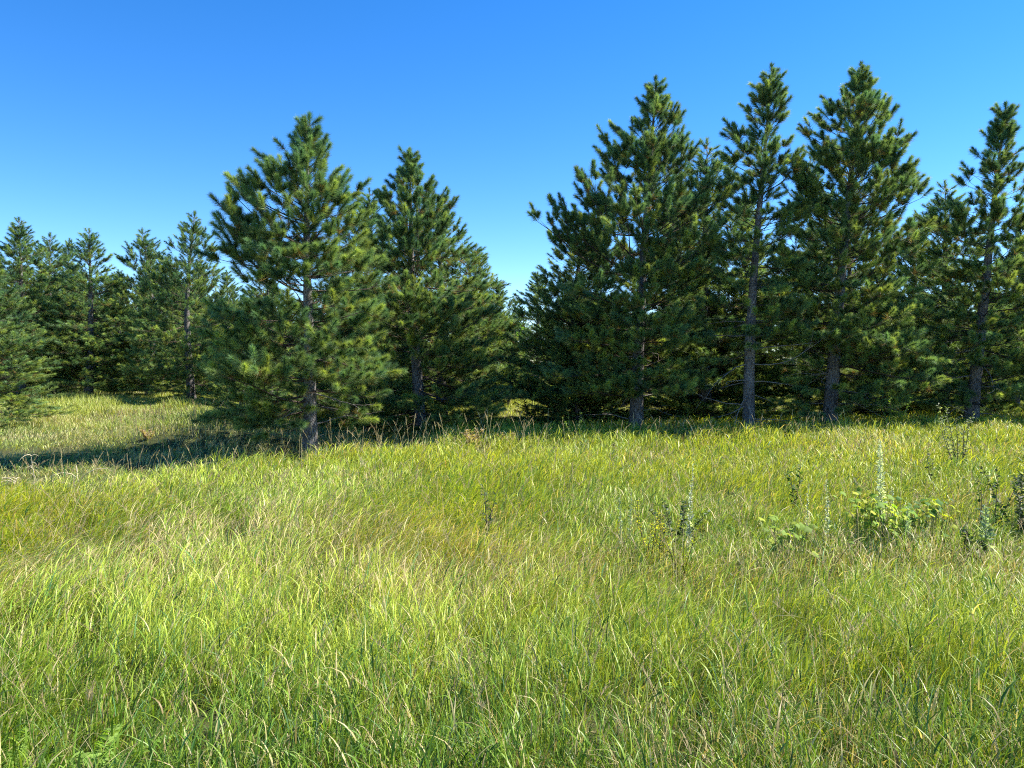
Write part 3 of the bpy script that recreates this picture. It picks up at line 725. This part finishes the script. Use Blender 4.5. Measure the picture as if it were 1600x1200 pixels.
# dead stalks at the left
def dead_stalk(loc, h, seed, label, spread=.4, n=9):
    rnd = random.Random(seed); root = empty('dead_stalk', loc); tag(root, label, 'dead plant', 'dead stalks in the hollow')
    S0, S1, R0, R1 = [], [], [], []; p = (0, 0, 0); d = (0, 0, 1); ns = 7
    for k in range(ns):
        q = tuple(p[i] + d[i] * h / ns for i in range(3)); S0.append(p); S1.append(q); R0.append(.014 * (1 - .1 * k)); R1.append(.014 * (.9 - .1 * k))
        if k > 0:
            for j in range(2):
                a = rnd.uniform(0, 6.28); e = (math.cos(a), .5 * math.sin(a), rnd.uniform(.1, .9)); l = rnd.uniform(.2, .5) * spread
                u = q; 
                for m in range(4):
                    v = tuple(u[i] + e[i] * l / 3 for i in range(3)); S0.append(u); S1.append(v); R0.append(.009 - .002 * m); R1.append(.007 - .002 * m if m < 3 else .001)
                    u = v; e = rot_up(e, -.45)
        p = q; d = jitter(rnd, d, .08)
    V, Q = frusta(S0, S1, R0, R1, 4); c = np.tile(np.array([.52, .45, .30]), (len(V), 1))
    mesh_np('stalk', V, Q, mat=M_DRY, parent=root, color=c)
dead_stalk(at(52, 11.6), .8, 81, 'pale dead branching stalk standing in the shaded hollow at far left')
dead_stalk(at(118, 11.6), .34, 82, 'low pale dead stalk bent over, right of the branching one', .9)
dead_stalk(at(20, 12.4), .3, 83, 'small dead stalk at the left edge of the hollow', .8)

# rusty dead fern-like patches
leafy('dead_bracken', at(433, 17.2), .42, 8, .5, 60, .09, (.34, .21, .12), 'rust-brown dead plant left of the broad open pine trunk foot', 'dead plant', 91, .4, group='brown dead plants at the wood edge')
leafy('dead_bracken', at(740, 17.6), .55, 9, .5, 80, .09, (.42, .32, .19), 'tan dead plant at the shaded wood edge right of centre-left', 'dead plant', 92, .35, group='brown dead plants at the wood edge')
leafy('dead_bracken', at(795, 17.8), .5, 8, .5, 60, .08, (.36, .28, .17), 'brown dead plant just left of the small pale leafed shrub', 'dead plant', 93, .35, group='brown dead plants at the wood edge')
leafy('dead_bracken', at(230, 19.6), .35, 8, .6, 60, .08, (.45, .34, .22), 'tan dead plant on the grassy hump in the left hollow', 'dead plant', 94, .35, group='brown dead plants at the wood edge')

# feathery plants in the near left corner
def feathery():
    rnd = random.Random(3); rs = np.random.RandomState(3)
    for i, (x, y) in enumerate([(-1.85, 2.85), (-1.65, 2.6), (-2.0, 3.05), (-1.5, 2.85), (-1.75, 3.1), (-2.1, 2.8), (-1.45, 2.6), (-1.85, 2.6), (-1.3, 2.75), (-1.6, 3.0), (-2.2, 3.2), (-1.25, 2.55)]):
        root = empty('feathery_plant', (x, y, gz(x, y)))
        tag(root, 'bright green feathery-leaved plant in the near left corner', 'plant', 'feathery plants in the near left corner')
        S0, S1, R0, R1 = [], [], [], []; P, D, Sz = [], [], []
        for f in range(9):
            a = rnd.uniform(0, 6.28); p = np.array([0, 0, .05]); d = norm(np.array([[math.cos(a) * .6, math.sin(a) * .6, 1.]]))[0]; L = rnd.uniform(.5, .72); ns = 26
            for k in range(ns):
                q = p + d * L / ns; S0.append(p); S1.append(q); R0.append(.0022); R1.append(.002)
                if k > 5:
                    sd = norm(np.cross(d, [[0, 0, 1.]]))[0]
                    for sg in (-1, 1):
                        for _ in range(2):
                            P.append(p + sd * 0); D.append(sd * sg + d * .7 + rs.normal(0, .15, 3)); Sz.append(.055 * math.sin(math.pi * (.15 + .85 * k / ns)) + .008)
                p = q; d = norm((d + np.array([math.cos(a) * .05, math.sin(a) * .05, -.055]))[None])[0]
        V, Q = frusta(S0, S1, R0, R1, 3); mesh_np('stem', V, Q, mat=M_DRY, parent=root, color=np.tile(np.array([.14, .2, .05]), (len(V), 1)))
        V, Q, T = leaf_faces(rs, np.array(P), np.array(D), np.array(Sz), .3)
        c = np.array([.22, .34, .06])[None] * rs.uniform(.8, 1.2, (len(P), 1)); mesh_np('foliage', V, Q, T, M_LEAF, root, np.repeat(c, 8, 0))
feathery()

# ------------------------------------------------------------------ camera, sun, sky
cam = bpy.data.cameras.new('camera'); co = bpy.data.objects.new('camera', cam); COL.objects.link(co)
cam.sensor_width = 36; cam.lens = 36 * F / 1600; cam.clip_start = .05; cam.clip_end = 3000
co.location = (0, 0, CAMZ); co.rotation_euler = (math.pi / 2 - PITCH, 0, 0); sc.camera = co

sd = Vector((math.cos(SUN_AZ) * math.cos(SUN_EL), math.sin(SUN_AZ) * math.cos(SUN_EL), math.sin(SUN_EL)))
sun = bpy.data.lights.new('sun', 'SUN'); sun.energy = 4.9; sun.angle = math.radians(.5); sun.color = (1, .95, .86)
so = bpy.data.objects.new('sun', sun); COL.objects.link(so); so.rotation_euler = sd.to_track_quat('Z', 'Y').to_euler(); so.location = (30, 10, 30)

w = bpy.data.worlds.new('World'); sc.world = w; w.use_nodes = True
N = w.node_tree.nodes; L = w.node_tree.links; N.clear()
sky = N.new('ShaderNodeTexSky'); sky.sky_type = 'NISHITA'; sky.sun_disc = False
sky.sun_elevation = SUN_EL; sky.sun_rotation = math.pi / 2 - SUN_AZ
sky.air_density = 1.0; sky.dust_density = 0; sky.ozone_density = 2.0; sky.altitude = 2500
bg = N.new('ShaderNodeBackground'); bg.inputs[1].default_value = .108
out = N.new('ShaderNodeOutputWorld'); hs = N.new('ShaderNodeHueSaturation'); hs.inputs['Saturation'].default_value = 1.36; hs.inputs['Hue'].default_value = .506; L.new(sky.outputs[0], hs.inputs['Color']); L.new(hs.outputs[0], bg.inputs[0]); L.new(bg.outputs[0], out.inputs[0])

sc.view_settings.view_transform = 'Standard'; sc.view_settings.look = 'None'; sc.view_settings.exposure = 1.42; sc.view_settings.gamma = 1
cy = sc.cycles if hasattr(sc, 'cycles') else None
if cy:
    cy.max_bounces = 6; cy.diffuse_bounces = 3; cy.glossy_bounces = 2; cy.transmission_bounces = 4; cy.transparent_max_bounces = 4
    cy.use_denoising = False; cy.filter_width = 1.1; cy.sample_clamp_indirect = 6
    cy.use_adaptive_sampling = True; cy.adaptive_threshold = .015
open('/tmp/trees.log', 'w').write(str((NTREE, [m['n'] for m in (mA, mB, mC)]))) if 0 else None
